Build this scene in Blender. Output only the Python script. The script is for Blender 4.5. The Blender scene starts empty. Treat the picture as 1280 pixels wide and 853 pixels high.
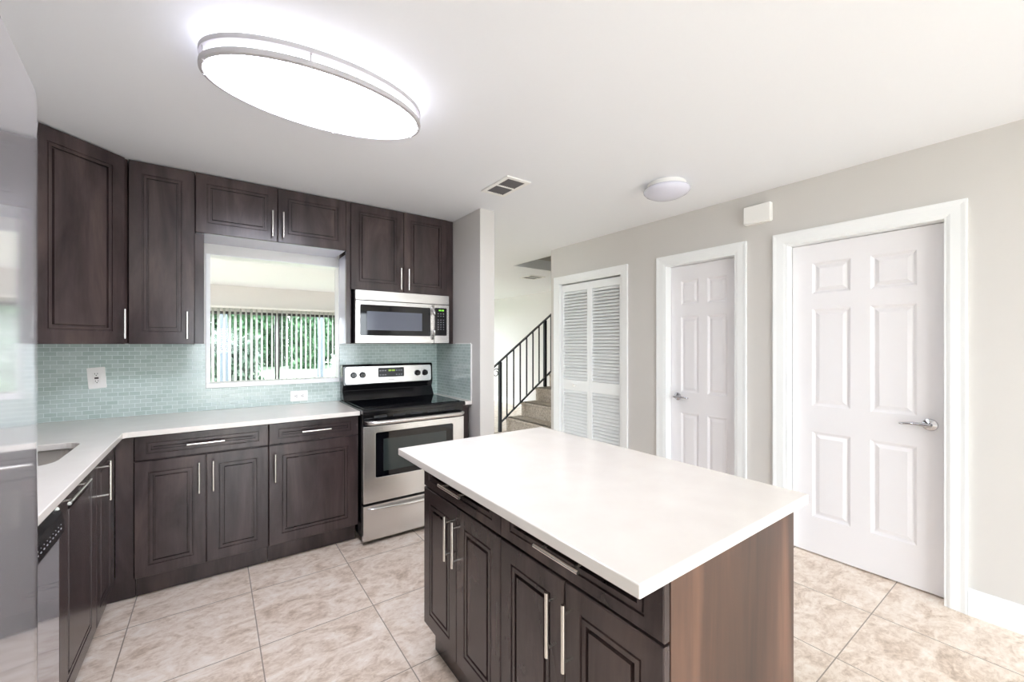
import bpy, bmesh, math, random
from mathutils import Vector, Matrix
random.seed(7)
S = bpy.context.scene
COL = S.collection

# ------------------------------------------------------------------ camera, world, sun, exposure
EYE = 1.372
cam_d = bpy.data.cameras.new('camera')
cam_d.sensor_width = 36.0
cam_d.lens = 517.9 / 1280 * 36
cam_d.shift_y = 3.7 / 1280
cam_d.clip_start = 0.02
cam = bpy.data.objects.new('camera', cam_d)
cam.location = (0, 0, EYE)
cam.rotation_euler = (math.pi / 2, 0, -0.6234)
COL.objects.link(cam)
S.camera = cam

w = bpy.data.worlds.new('daylight')
S.world = w
w.use_nodes = True
bg = w.node_tree.nodes['Background']
bg.inputs[0].default_value = (0.86, 0.94, 1.0, 1)
bg.inputs[1].default_value = 8.5

sun_d = bpy.data.lights.new('sun', 'SUN')
sun_d.energy = 2.0
sun_d.angle = math.radians(1)
sun_d.color = (1, .95, .85)
sun = bpy.data.objects.new('sun', sun_d)
sun.rotation_euler = (math.radians(38), 0, math.radians(-25))
COL.objects.link(sun)

LAMP = 30.0            # diffuser of the oval ceiling lamp

S.view_settings.view_transform = 'Standard'
S.view_settings.look = 'None'
S.view_settings.exposure = 0.42
S.view_settings.gamma = 1.0
S.view_settings.use_curve_mapping = False
S.cycles.max_bounces = 14
S.cycles.diffuse_bounces = 8
S.cycles.glossy_bounces = 6
S.cycles.transparent_max_bounces = 16
S.cycles.caustics_reflective = False
S.cycles.caustics_refractive = False
S.cycles.sample_clamp_indirect = 6.0


def portal(name, loc, rot, sx, sy):
    d = bpy.data.lights.new(name, 'AREA')
    d.shape = 'RECTANGLE'; d.size = sx; d.size_y = sy
    d.cycles.is_portal = True
    o = bpy.data.objects.new(name, d)
    o.location = loc; o.rotation_euler = rot
    COL.objects.link(o)


PI = math.pi
XLLP = -2.2
portal('rear_portal', (1.0, -2.72, 1.05), (PI / 2, 0, 0), 3.4, 2.05)         # faces +Y
portal('far_portal', (.99, 9.28, 1.0), (-PI / 2, 0, 0), 3.2, 1.9)            # faces -Y
portal('living_portal', (XLLP - .16, 6.4, 1.05), (PI / 2, 0, -PI / 2), 2.0, 2.05)   # faces +X
portal('hall_portal', (4.05, 9.28, 1.1), (-PI / 2, 0, 0), 2.0, 2.0)

# ------------------------------------------------------------------ materials
def lin(c):
    return tuple((v / 255 / 12.92 if v / 255 <= .04045 else ((v / 255 + .055) / 1.055) ** 2.4) for v in c) + (1,)


class NT:
    def __init__(s, name):
        s.m = bpy.data.materials.new(name); s.m.use_nodes = True
        s.t = s.m.node_tree; s.b = s.t.nodes['Principled BSDF']

    def n(s, typ, **kw):
        x = s.t.nodes.new(typ)
        for k, v in kw.items():
            if k.startswith('i_'):
                x.inputs[k[2:].replace('_', ' ')].default_value = v
            else:
                setattr(x, k, v)
        return x

    def l(s, a, b):
        s.t.links.new(a, b)

    def set(s, **kw):
        for k, v in kw.items():
            s.b.inputs[k.replace('_', ' ')].default_value = v

    def bump(s, h, strength=.2, dist=.01):
        b = s.n('ShaderNodeBump'); b.inputs['Strength'].default_value = strength; b.inputs['Distance'].default_value = dist
        s.l(h, b.inputs['Height']); s.l(b.outputs[0], s.b.inputs['Normal'])


def ramp(nt, fac, stops):
    r = nt.n('ShaderNodeValToRGB')
    e = r.color_ramp.elements
    while len(e) < len(stops):
        e.new(.5)
    for i, (p, c) in enumerate(stops):
        e[i].position = p; e[i].color = c
    nt.l(fac, r.inputs[0])
    return r


def plain(name, rgb, rough=.5, metal=0, spec=None, noise=.0, scale=40, coat=0):
    nt = NT(name)
    nt.set(Base_Color=lin(rgb), Roughness=rough, Metallic=metal)
    if coat:
        nt.set(Coat_Weight=coat, Coat_Roughness=.06)
    if spec is not None:
        nt.b.inputs['Specular IOR Level'].default_value = spec
    if noise:
        tc = nt.n('ShaderNodeTexCoord')
        nz = nt.n('ShaderNodeTexNoise'); nz.inputs['Scale'].default_value = scale; nz.inputs['Detail'].default_value = 4
        nt.l(tc.outputs['Object'], nz.inputs['Vector'])
        nt.bump(nz.outputs['Fac'], noise, .004)
    return nt.m


def wood_mat(name, dark, mid, light, rough=.24, stretch=(7, 7, 1.6)):
    nt = NT(name)
    tc = nt.n('ShaderNodeTexCoord'); oi = nt.n('ShaderNodeObjectInfo')
    mp = nt.n('ShaderNodeMapping'); mp.inputs['Scale'].default_value = stretch
    add = nt.n('ShaderNodeVectorMath', operation='ADD')
    sc = nt.n('ShaderNodeVectorMath', operation='SCALE'); sc.inputs['Scale'].default_value = 7.0
    cb = nt.n('ShaderNodeCombineXYZ')
    nt.l(oi.outputs['Random'], cb.inputs[0]); nt.l(oi.outputs['Random'], cb.inputs[2])
    nt.l(cb.outputs[0], sc.inputs[0])
    nt.l(tc.outputs['Object'], add.inputs[0]); nt.l(sc.outputs[0], add.inputs[1])
    nt.l(add.outputs[0], mp.inputs['Vector'])
    n1 = nt.n('ShaderNodeTexNoise'); n1.inputs['Scale'].default_value = 1.0; n1.inputs['Detail'].default_value = 5; n1.inputs['Roughness'].default_value = .55
    n1.inputs['Distortion'].default_value = .6
    nt.l(mp.outputs[0], n1.inputs['Vector'])
    mp2 = nt.n('ShaderNodeMapping'); mp2.inputs['Scale'].default_value = (stretch[0] * 14, stretch[1] * 14, stretch[2] * 4)
    nt.l(add.outputs[0], mp2.inputs['Vector'])
    n2 = nt.n('ShaderNodeTexNoise'); n2.inputs['Scale'].default_value = 1.0; n2.inputs['Detail'].default_value = 3
    nt.l(mp2.outputs[0], n2.inputs['Vector'])
    mx = nt.n('ShaderNodeMath', operation='MULTIPLY_ADD'); mx.inputs[1].default_value = .10
    sb = nt.n('ShaderNodeMath', operation='MULTIPLY_ADD'); sb.inputs[1].default_value = 1.0; sb.inputs[2].default_value = -.05
    nt.l(n2.outputs['Fac'], mx.inputs[0]); nt.l(n1.outputs['Fac'], sb.inputs[0]); nt.l(sb.outputs[0], mx.inputs[2])
    r = ramp(nt, mx.outputs[0], [(.3, lin(dark)), (.5, lin(mid)), (.72, lin(light))])
    nt.l(r.outputs[0], nt.b.inputs['Base Color'])
    nt.set(Roughness=rough)
    nt.b.inputs['Specular IOR Level'].default_value = .5
    return nt.m


def steel_mat(name, rgb, rough, axis):
    nt = NT(name)
    nt.set(Base_Color=lin(rgb), Metallic=1.0, Roughness=rough)
    tc = nt.n('ShaderNodeTexCoord'); mp = nt.n('ShaderNodeMapping')
    mp.inputs['Scale'].default_value = {'x': (2, 700, 700), 'z': (700, 700, 2)}[axis]
    nz = nt.n('ShaderNodeTexNoise'); nz.inputs['Scale'].default_value = 1; nz.inputs['Detail'].default_value = 2
    nt.l(tc.outputs['Object'], mp.inputs['Vector']); nt.l(mp.outputs[0], nz.inputs['Vector'])
    mr = nt.n('ShaderNodeMapRange'); mr.inputs['To Min'].default_value = rough - .006; mr.inputs['To Max'].default_value = rough + .006
    nt.l(nz.outputs['Fac'], mr.inputs['Value']); nt.l(mr.outputs[0], nt.b.inputs['Roughness'])
    return nt.m


def floor_mat():
    nt = NT('floor_tile')
    tc = nt.n('ShaderNodeTexCoord'); mp = nt.n('ShaderNodeMapping')
    mp.inputs['Location'].default_value = (0.340 + 10 * .509, -2.705 + 20 * .5155, 0)
    nt.l(tc.outputs['Object'], mp.inputs['Vector'])
    br = nt.n('ShaderNodeTexBrick'); br.offset = 0; br.squash = 1
    for k, v in {'Scale': 1.0, 'Mortar Size': .0024, 'Mortar Smooth': .1, 'Brick Width': .509, 'Row Height': .5155, 'Bias': 0.0}.items():
        br.inputs[k].default_value = v
    br.inputs['Color1'].default_value = (.0, .0, .0, 1); br.inputs['Color2'].default_value = (1, 1, 1, 1); br.inputs['Mortar'].default_value = (.5, .5, .5, 1)
    nt.l(mp.outputs[0], br.inputs['Vector'])
    # shift the stone pattern from tile to tile
    off = nt.n('ShaderNodeVectorMath', operation='MULTIPLY_ADD')
    off.inputs[1].default_value = (6, 4, 3)
    nt.l(br.outputs['Color'], off.inputs[0]); nt.l(tc.outputs['Object'], off.inputs[2])
    m1 = nt.n('ShaderNodeMapping'); m1.inputs['Scale'].default_value = (3.2, 5.2, 4); m1.inputs['Rotation'].default_value = (0, 0, .5)
    nt.l(off.outputs[0], m1.inputs['Vector'])
    n1 = nt.n('ShaderNodeTexNoise'); n1.inputs['Scale'].default_value = 1.5; n1.inputs['Detail'].default_value = 8; n1.inputs['Roughness'].default_value = .62; n1.inputs['Distortion'].default_value = 1.6
    nt.l(m1.outputs[0], n1.inputs['Vector'])
    n2 = nt.n('ShaderNodeTexNoise'); n2.inputs['Scale'].default_value = 9; n2.inputs['Detail'].default_value = 8; n2.inputs['Roughness'].default_value = .7; n2.inputs['Distortion'].default_value = .8
    nt.l(m1.outputs[0], n2.inputs['Vector'])
    md = nt.n('ShaderNodeMix', data_type='FLOAT'); md.inputs[0].default_value = .42
    nt.l(n1.outputs['Fac'], md.inputs[2]); nt.l(n2.outputs['Fac'], md.inputs[3])
    r = ramp(nt, md.outputs[0], [(.36, lin((184, 163, 144))), (.44, lin((212, 193, 175))), (.52, lin((231, 216, 201))), (.64, lin((244, 235, 225)))])
    mix = nt.n('ShaderNodeMix', data_type='RGBA')
    nt.l(br.outputs['Fac'], mix.inputs[0]); nt.l(r.outputs[0], mix.inputs[6]); mix.inputs[7].default_value = lin((150, 137, 124))
    nt.l(mix.outputs[2], nt.b.inputs['Base Color'])
    nt.set(Roughness=.32)
    inv = nt.n('ShaderNodeMath', operation='SUBTRACT'); inv.inputs[0].default_value = 1; nt.l(br.outputs['Fac'], inv.inputs[1])
    nt.bump(inv.outputs[0], .4, .003)
    return nt.m


def tile_mat():
    nt = NT('glass_mosaic')
    tc = nt.n('ShaderNodeTexCoord'); sp = nt.n('ShaderNodeSeparateXYZ'); nt.l(tc.outputs['Object'], sp.inputs[0])
    ad = nt.n('ShaderNodeMath', operation='ADD'); nt.l(sp.outputs[0], ad.inputs[0]); nt.l(sp.outputs[1], ad.inputs[1])
    cb = nt.n('ShaderNodeCombineXYZ'); nt.l(ad.outputs[0], cb.inputs[0]); nt.l(sp.outputs[2], cb.inputs[1])
    br = nt.n('ShaderNodeTexBrick'); br.offset = .5
    for k, v in {'Scale': 1.0, 'Mortar Size': .0013, 'Mortar Smooth': .2, 'Brick Width': .0525, 'Row Height': .0255, 'Bias': 0.0}.items():
        br.inputs[k].default_value = v
    br.inputs['Color1'].default_value = lin((174, 192, 186)); br.inputs['Color2'].default_value = lin((192, 207, 202)); br.inputs['Mortar'].default_value = lin((222, 232, 231))
    nt.l(cb.outputs[0], br.inputs['Vector'])
    nt.l(br.outputs['Color'], nt.b.inputs['Base Color'])
    mr = nt.n('ShaderNodeMapRange'); mr.inputs['To Min'].default_value = .10; mr.inputs['To Max'].default_value = .6
    nt.l(br.outputs['Fac'], mr.inputs['Value']); nt.l(mr.outputs[0], nt.b.inputs['Roughness'])
    inv = nt.n('ShaderNodeMath', operation='SUBTRACT'); inv.inputs[0].default_value = 1; nt.l(br.outputs['Fac'], inv.inputs[1])
    nt.bump(inv.outputs[0], .35, .002)
    return nt.m


def quartz_mat():
    nt = NT('white_quartz')
    tc = nt.n('ShaderNodeTexCoord')
    nz = nt.n('ShaderNodeTexNoise'); nz.inputs['Scale'].default_value = 9; nz.inputs['Detail'].default_value = 6
    nt.l(tc.outputs['Object'], nz.inputs['Vector'])
    r = ramp(nt, nz.outputs['Fac'], [(.3, lin((226, 220, 213))), (.7, lin((231, 226, 219)))])
    nt.l(r.outputs[0], nt.b.inputs['Base Color'])
    nt.set(Roughness=.16)
    return nt.m


def carpet_mat():
    nt = NT('stair_carpet')
    tc = nt.n('ShaderNodeTexCoord')
    nz = nt.n('ShaderNodeTexNoise'); nz.inputs['Scale'].default_value = 38; nz.inputs['Detail'].default_value = 6; nz.inputs['Roughness'].default_value = .75
    nt.l(tc.outputs['Object'], nz.inputs['Vector'])
    r = ramp(nt, nz.outputs['Fac'], [(.3, lin((146, 134, 122))), (.5, lin((192, 181, 168))), (.7, lin((222, 213, 202)))])
    nt.l(r.outputs[0], nt.b.inputs['Base Color']); nt.set(Roughness=.95)
    nt.bump(nz.outputs['Fac'], .8, .012)
    return nt.m


def leaf_mat(name, a, b, c):
    nt = NT(name)
    tc = nt.n('ShaderNodeTexCoord')
    nz = nt.n('ShaderNodeTexNoise'); nz.inputs['Scale'].default_value = 3.2; nz.inputs['Detail'].default_value = 6; nz.inputs['Roughness'].default_value = .7
    nt.l(tc.outputs['Object'], nz.inputs['Vector'])
    r = ramp(nt, nz.outputs['Fac'], [(.3, lin(a)), (.5, lin(b)), (.7, lin(c))])
    nt.l(r.outputs[0], nt.b.inputs['Base Color']); nt.set(Roughness=.6)
    return nt.m


def thin_glass(name, tint=(1, 1, 1, 1), refl=.015):
    nt = NT(name)
    nt.t.nodes.remove(nt.b)
    out = nt.t.nodes['Material Output']
    tr = nt.n('ShaderNodeBsdfTransparent'); tr.inputs[0].default_value = tint
    gl = nt.n('ShaderNodeBsdfGlossy'); gl.inputs['Roughness'].default_value = .02
    mx = nt.n('ShaderNodeMixShader'); mx.inputs[0].default_value = refl
    nt.l(tr.outputs[0], mx.inputs[1]); nt.l(gl.outputs[0], mx.inputs[2]); nt.l(mx.outputs[0], out.inputs[0])
    return nt.m


def vinyl(name):
    nt = NT(name)
    out = nt.t.nodes['Material Output']
    nt.set(Base_Color=lin((240, 240, 238)), Roughness=.5)
    tr = nt.n('ShaderNodeBsdfTranslucent'); tr.inputs[0].default_value = lin((235, 235, 232))
    mx = nt.n('ShaderNodeMixShader'); mx.inputs[0].default_value = .35
    nt.l(nt.b.outputs[0], mx.inputs[1]); nt.l(tr.outputs[0], mx.inputs[2]); nt.l(mx.outputs[0], out.inputs[0])
    return nt.m


def emit(name, rgb, strength):
    nt = NT(name)
    nt.set(Base_Color=lin(rgb), Roughness=.5)
    nt.b.inputs['Emission Color'].default_value = lin(rgb); nt.b.inputs['Emission Strength'].default_value = strength
    return nt.m


M = dict(
    wall=plain('wall_paint', (206, 203, 199), .6, noise=.05, scale=120),
    wall_white=plain('white_wall_paint', (226, 224, 222), .6, noise=.05, scale=120),
    ceil=plain('ceiling_paint', (236, 238, 242), .7, noise=.05, scale=90),
    trim=plain('trim_paint', (238, 240, 240), .3),
    door=plain('door_paint', (232, 230, 232), .33),
    floor=floor_mat(), tile=tile_mat(), quartz=quartz_mat(), carpet=carpet_mat(),
    wood=wood_mat('espresso_wood', (44, 34, 34), (60, 49, 49), (80, 66, 63)),
    wood_warm_lit=wood_mat('espresso_warm_lit', (42, 26, 20), (72, 48, 37), (112, 79, 62), .42, (6, 6, .8)),  # redder espresso wood: warm light on the end panel put into the colour
    wood_in=plain('cabinet_core', (60, 46, 44), .5),
    steel=steel_mat('brushed_steel', (218, 216, 214), .27, 'x'),
    fridge=plain('fridge_steel', (204, 202, 206), .07, .6),
    nickel=plain('satin_nickel', (225, 222, 216), .25, 1),
    chrome=plain('door_chrome', (200, 200, 204), .14, 1),
    ring=plain('lamp_ring_nickel', (188, 185, 188), .4, .2),
    black=plain('black_enamel', (18, 18, 20), .12),
    blackglass=plain('black_glass', (10, 11, 16), .04),
    ovenglass=plain('oven_glass', (52, 60, 60), .05),
    mwglass=plain('microwave_window', (92, 96, 108), .12),
    rubber=plain('dark_plastic', (28, 28, 30), .4),
    white=plain('white_plastic', (240, 239, 236), .35),
    slot=plain('socket_dark', (60, 50, 48), .6),
    key=plain('keypad_print', (150, 152, 158), .5),
    mark=plain('printed_grey', (120, 118, 118), .5),
    melamine=plain('pale_melamine', (206, 209, 224), .1),
    iron=plain('black_iron', (42, 44, 50), .35),
    bronze=plain('bronze_frame', (70, 66, 66), .4),
    blind=vinyl('blind_vinyl'),
    dome=plain('frosted_dome', (215, 215, 228), .16),
    grille=plain('vent_grey', (120, 118, 120), .5),
    dark=plain('vent_dark', (52, 50, 52), .8),
    sinksteel=steel_mat('sink_steel', (190, 186, 182), .25, 'x'),
    glass=thin_glass('window_glass'),
    lamp=emit('lamp_lens', (240, 241, 255), LAMP),
    lamp_side=emit('lamp_side_band', (242, 243, 255), 3.0),
    green=emit('green_digits', (120, 210, 60), 1.0),
    amber=emit('oven_clock', (150, 180, 60), .5),
    lawn=leaf_mat('lawn_grass', (92, 112, 88), (110, 130, 106), (132, 148, 124)),
    leaf=leaf_mat('hedge_leaves', (38, 68, 46), (60, 96, 64), (96, 128, 88)),
    leaf2=leaf_mat('blossom_leaves', (50, 78, 54), (84, 104, 88), (130, 122, 126)),
    bark=plain('pale_bark', (92, 99, 108), .8, noise=.4, scale=20),
    patio=plain('patio_concrete', (205, 200, 190), .8),
)

# ------------------------------------------------------------------ mesh helpers
class MB:
    def __init__(s):
        s.v = []; s.f = []

    def poly(s, pts):
        n = len(s.v); s.v += [tuple(p) for p in pts]; s.f.append(tuple(range(n, n + len(pts))))

    def box(s, x0, x1, y0, y1, z0, z1):
        n = len(s.v)
        s.v += [(x0, y0, z0), (x1, y0, z0), (x1, y1, z0), (x0, y1, z0), (x0, y0, z1), (x1, y0, z1), (x1, y1, z1), (x0, y1, z1)]
        s.f += [tuple(n + i for i in q) for q in ((0, 3, 2, 1), (4, 5, 6, 7), (0, 1, 5, 4), (1, 2, 6, 5), (2, 3, 7, 6), (3, 0, 4, 7))]
        return s

    def obox(s, c, sx, sy, sz, rot):
        n = len(s.v)
        for dz in (-1, 1):
            for dx, dy in ((-1, -1), (1, -1), (1, 1), (-1, 1)):
                p = Vector(c) + rot @ Vector((dx * sx / 2, dy * sy / 2, dz * sz / 2)); s.v.append(tuple(p))
        s.f += [tuple(n + i for i in q) for q in ((0, 3, 2, 1), (4, 5, 6, 7), (0, 1, 5, 4), (1, 2, 6, 5), (2, 3, 7, 6), (3, 0, 4, 7))]
        return s

    def tube(s, pts, r, seg=10, cap=True, flat=1.0):
        pts = [Vector(p) for p in pts]
        rings = []
        up0 = None
        for i, p in enumerate(pts):
            d = (pts[min(i + 1, len(pts) - 1)] - pts[max(i - 1, 0)]).normalized()
            if up0 is None:
                up0 = Vector((0, 0, 1)) if abs(d.z) < .9 else Vector((1, 0, 0))
            a = d.cross(up0).normalized(); b = a.cross(d).normalized()
            rr = r[i] if isinstance(r, (list, tuple)) else r
            n = len(s.v)
            for k in range(seg):
                t = 2 * PI * k / seg
                s.v.append(tuple(p + a * (rr * math.cos(t)) + b * (rr * flat * math.sin(t))))
            rings.append(n)
        for q0, q1 in zip(rings, rings[1:]):
            for k in range(seg):
                s.f.append((q0 + k, q0 + (k + 1) % seg, q1 + (k + 1) % seg, q1 + k))
        if cap:
            s.f.append(tuple(rings[0] + k for k in range(seg))[::-1]); s.f.append(tuple(rings[-1] + k for k in range(seg)))
        return s

    def lathe(s, prof, c=(0, 0, 0), sx=1, sy=1, seg=48, cap=True):
        rings = []
        for r, z in prof:
            n = len(s.v)
            for k in range(seg):
                t = 2 * PI * k / seg
                s.v.append((c[0] + r * sx * math.cos(t), c[1] + r * sy * math.sin(t), c[2] + z))
            rings.append(n)
        for q0, q1 in zip(rings, rings[1:]):
            for k in range(seg):
                s.f.append((q0 + k, q0 + (k + 1) % seg, q1 + (k + 1) % seg, q1 + k))
        if cap:
            s.f.append(tuple(rings[0] + k for k in range(seg))[::-1]); s.f.append(tuple(rings[-1] + k for k in range(seg)))
        return s

    def panel(s, x0, x1, z0, z1, y, t, rects, rings, e=.003):
        """slab facing -Y, front at y, thickness t, routed panels in rects"""
        a0, a1, c0, c1 = x0 + e, x1 - e, z0 + e, z1 - e
        s.poly([(x0, y + t, z0), (x0, y + t, z1), (x1, y + t, z1), (x1, y + t, z0)])
        O = [(x0, z0), (x1, z0), (x1, z1), (x0, z1)]; I = [(a0, c0), (a1, c0), (a1, c1), (a0, c1)]
        for k in range(4):
            p, q = O[k], O[(k + 1) % 4]; ip, iq = I[k], I[(k + 1) % 4]
            s.poly([(p[0], y + t, p[1]), (q[0], y + t, q[1]), (q[0], y + e, q[1]), (p[0], y + e, p[1])])
            s.poly([(p[0], y + e, p[1]), (q[0], y + e, q[1]), (iq[0], y, iq[1]), (ip[0], y, ip[1])])
        xs = sorted({a0, a1} | {r[0] for r in rects} | {r[1] for r in rects})
        zs = sorted({c0, c1} | {r[2] for r in rects} | {r[3] for r in rects})
        R = {(r[0], r[2]): r for r in rects}
        for xa, xb in zip(xs, xs[1:]):
            for za, zb in zip(zs, zs[1:]):
                if (xa, za) in R:
                    prev = (xa, xb, za, zb, 0)
                    for ins, dep in rings:
                        cur = (xa + ins, xb - ins, za + ins, zb - ins, dep)
                        A = [(prev[0], prev[2]), (prev[1], prev[2]), (prev[1], prev[3]), (prev[0], prev[3])]
                        B = [(cur[0], cur[2]), (cur[1], cur[2]), (cur[1], cur[3]), (cur[0], cur[3])]
                        for k in range(4):
                            j = (k + 1) % 4
                            s.poly([(A[k][0], y + prev[4], A[k][1]), (A[j][0], y + prev[4], A[j][1]), (B[j][0], y + cur[4], B[j][1]), (B[k][0], y + cur[4], B[k][1])])
                        prev = cur
                    s.poly([(prev[0], y + prev[4], prev[2]), (prev[1], y + prev[4], prev[2]), (prev[1], y + prev[4], prev[3]), (prev[0], y + prev[4], prev[3])])
                else:
                    s.poly([(xa, y, za), (xb, y, za), (xb, y, zb), (xa, y, zb)])
        return s

    def map(s, fn):
        s.v = [tuple(fn(*p)) for p in s.v]; return s

    def build(s, name, mat, parent=None, bevel=0, smooth=False, seg=2, loc=None):
        me = bpy.data.meshes.new(name)
        me.from_pydata(s.v, [], s.f)
        bm = bmesh.new(); bm.from_mesh(me)
        bmesh.ops.remove_doubles(bm, verts=bm.verts, dist=1e-5)
        bmesh.ops.recalc_face_normals(bm, faces=bm.faces)
        bm.to_mesh(me); bm.free()
        return link(name, me, mat, parent, bevel, smooth, seg, loc)


def link(name, me, mat, parent=None, bevel=0, smooth=False, seg=2, loc=None):
    me.materials.append(mat if not isinstance(mat, str) else M[mat])
    o = bpy.data.objects.new(name, me)
    COL.objects.link(o)
    if parent:
        o.parent = parent
    if loc:
        o.location = loc
    if smooth:
        for p in me.polygons:
            p.use_smooth = True
        if smooth != 'all':
            md = o.modifiers.new('edges', 'EDGE_SPLIT'); md.split_angle = math.radians(38)
    if bevel:
        b = o.modifiers.new('bevel', 'BEVEL'); b.width = bevel; b.segments = seg; b.limit_method = 'ANGLE'; b.angle_limit = math.radians(40)
    return o


def plate(outer, holes, lo, hi, fn):
    """outline with holes, thickness lo..hi, fn(a,b,c)->xyz"""
    bm = bmesh.new()
    edges = []
    for loop in [outer] + holes:
        vs = [bm.verts.new((p[0], p[1], lo)) for p in loop]
        for k in range(len(vs)):
            edges.append(bm.edges.new((vs[k], vs[(k + 1) % len(vs)])))
    bmesh.ops.triangle_fill(bm, use_beauty=True, use_dissolve=False, edges=edges)
    r = bmesh.ops.extrude_face_region(bm, geom=list(bm.faces))
    vv = [g for g in r['geom'] if isinstance(g, bmesh.types.BMVert)]
    bmesh.ops.translate(bm, verts=vv, vec=(0, 0, hi - lo))
    for v in bm.verts:
        v.co = Vector(fn(*v.co))
    bmesh.ops.recalc_face_normals(bm, faces=bm.faces)
    me = bpy.data.meshes.new('plate'); bm.to_mesh(me); bm.free()
    return me


def rect(x0, x1, y0, y1):
    return [(x0, y0), (x1, y0), (x1, y1), (x0, y1)]


def rrect(x0, x1, y0, y1, r, n=6):
    out = []
    for cx, cy, a in ((x1 - r, y0 + r, -90), (x1 - r, y1 - r, 0), (x0 + r, y1 - r, 90), (x0 + r, y0 + r, 180)):
        for k in range(n + 1):
            t = math.radians(a + 90 * k / n); out.append((cx + r * math.cos(t), cy + r * math.sin(t)))
    return out


def tag(o, label=None, cat=None, group=None, kind=None):
    if label: o['label'] = label
    if cat: o['category'] = cat
    if group: o['group'] = group
    if kind: o['kind'] = kind
    return o


def root(name, label, cat, loc=(0, 0, 0), rz=0, group=None, kind=None):
    o = bpy.data.objects.new(name, None); o.empty_display_size = .1
    COL.objects.link(o); o.location = loc; o.rotation_euler = (0, 0, rz)
    return tag(o, label, cat, group, kind)


def struct(o, label=None, cat=None):
    o['kind'] = 'structure'
    if label: o['label'] = label
    if cat: o['category'] = cat
    return o


def text(name, s, size, mat, parent, loc, rot, ext=.0004):
    c = bpy.data.curves.new(name, 'FONT'); c.body = s; c.size = size; c.extrude = ext; c.align_x = 'CENTER'; c.align_y = 'CENTER'
    f = bpy.data.objects.new(name, c); COL.objects.link(f)
    bpy.context.view_layer.update()
    me = bpy.data.meshes.new_from_object(f.evaluated_get(bpy.context.evaluated_depsgraph_get()))
    bpy.data.objects.remove(f)
    me.materials.clear()
    o = link(name, me, mat, parent, loc=loc); o.rotation_euler = rot
    return o


# ------------------------------------------------------------------ the shell
CEIL = 2.4374
XL, XR, YB = -1.01, 3.11, 3.54           # left wall, right wall, back wall
T = .12
XO, YF, YR = 5.5, 9.1, -2.6              # hall outer wall, far wall of the living room, rear wall
XLL = -2.2                               # living room left wall

struct(MB().box(XLL - T, XO + T, YR - T, YF + T, -.12, 0).build('floor', 'floor'), 'beige stone tile floor laid in a square grid', 'floor')
me = plate(rect(XLL - T, XO + T, YR - T, YF + T), [rect(3.308, XO - .02, 3.58, 4.575)], CEIL, CEIL + .14, lambda a, b, c: (a, b, c))
struct(link('ceiling', me, 'ceil'), 'smooth white painted ceiling', 'ceiling')

OX0, OX1, OZ0, OZ1 = -.047, .822, 1.066, 1.995
me = plate(rect(XLL, 1.823, 0, CEIL), [rect(OX0, OX1, OZ0, OZ1)], YB, YB + T, lambda a, b, c: (a, c, b))
struct(link('wall_back', me, 'wall_white'), 'white back wall with a pass-through opening over the counter', 'wall')
struct(MB().box(1.690, 1.823, 2.777, YB, 0, CEIL).build('wall_partition', 'wall', bevel=.004), 'short partition wall end beside the range', 'wall')
struct(MB().box(XL - T, XL, YR, YB, 0, CEIL).build('wall_left', 'wall'), 'left kitchen wall', 'wall')
me = plate(rect(YB, YF, 0, CEIL), [rect(5.4, 7.4, .05, 2.07)], XLL - T, XLL, lambda a, b, c: (c, a, b))
struct(link('wall_living', me, 'wall_white'), 'living room side wall with an unseen glass door added for daylight', 'wall')
me = plate(rect(XLL - T, XO + T, 0, CEIL), [rect(-.7, 2.7, .0 + .05, 2.07)], YR - T, YR, lambda a, b, c: (a, c, b))
struct(link('wall_rear', me, 'wall'), 'rear wall with an opening for the glass door added as a light source', 'wall')
me = plate(rect(XLL - T, XO + T, 0, CEIL), [rect(-.61, 2.59, .04, 1.965), rect(3.05, 5.05, .06, 2.07)], YF, YF + T, lambda a, b, c: (a, c, b))
struct(link('wall_far', me, 'wall_white'), 'white far wall of the living room around the window', 'wall')
struct(MB().box(XO, XO + T, YR, YF, 0, 5.1).build('wall_hall', 'wall_white'), 'white hall wall beyond the stairs', 'wall')

DOORS = [(.430, 1.182), (1.506, 2.097), (2.558, 3.425)]     # openings in the right wall (y0, y1)
DZ = 2.037
me = plate(rect(YR, 3.563, 0, CEIL), [], XR, XR + T, lambda a, b, c: (c, a, b))
bpy.data.meshes.remove(me)
mb = MB()
ys = [YR] + [v for d in DOORS for v in d] + [3.563]
for k in range(0, len(ys), 2):
    mb.box(XR, XR + T, ys[k], ys[k + 1], 0, CEIL)
for a, b in DOORS:
    mb.box(XR, XR + T, a, b, DZ, CEIL)
struct(mb.build('wall_right', 'wall'), 'beige grey right wall holding the three doors', 'wall')
struct(MB().box(XR + T, XO, 3.44, 3.563, 0, 5.1).build('wall_stair', 'wall'), 'wall along the near side of the stairs', 'wall')
mb = MB().box(3.20, XO, 4.575, 4.68, CEIL + .14, 5.1).box(3.20, 3.308, 3.563, 4.575, CEIL + .14, 5.1).box(3.2, XO, 3.44, 4.7, 5.1, 5.2)
struct(mb.build('wall_stairwell', 'wall'), 'beige stairwell wall seen up through the ceiling opening', 'wall')


def base_profile(mb, a0, a1, fn):
    prof = [(0, 0), (.015, 0), (.015, .10), (.011, .118), (.006, .128), (.004, .135), (0, .135)]
    n = len(mb.v)
    for a in (a0, a1):
        for d, z in prof:
            mb.v.append(fn(a, d, z))
    k = len(prof)
    for i in range(k):
        j = (i + 1) % k
        mb.f.append((n + i, n + j, n + k + j, n + k + i))
    mb.f.append(tuple(range(n, n + k))); mb.f.append(tuple(range(n + k, n + 2 * k)))
    return mb


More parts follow.
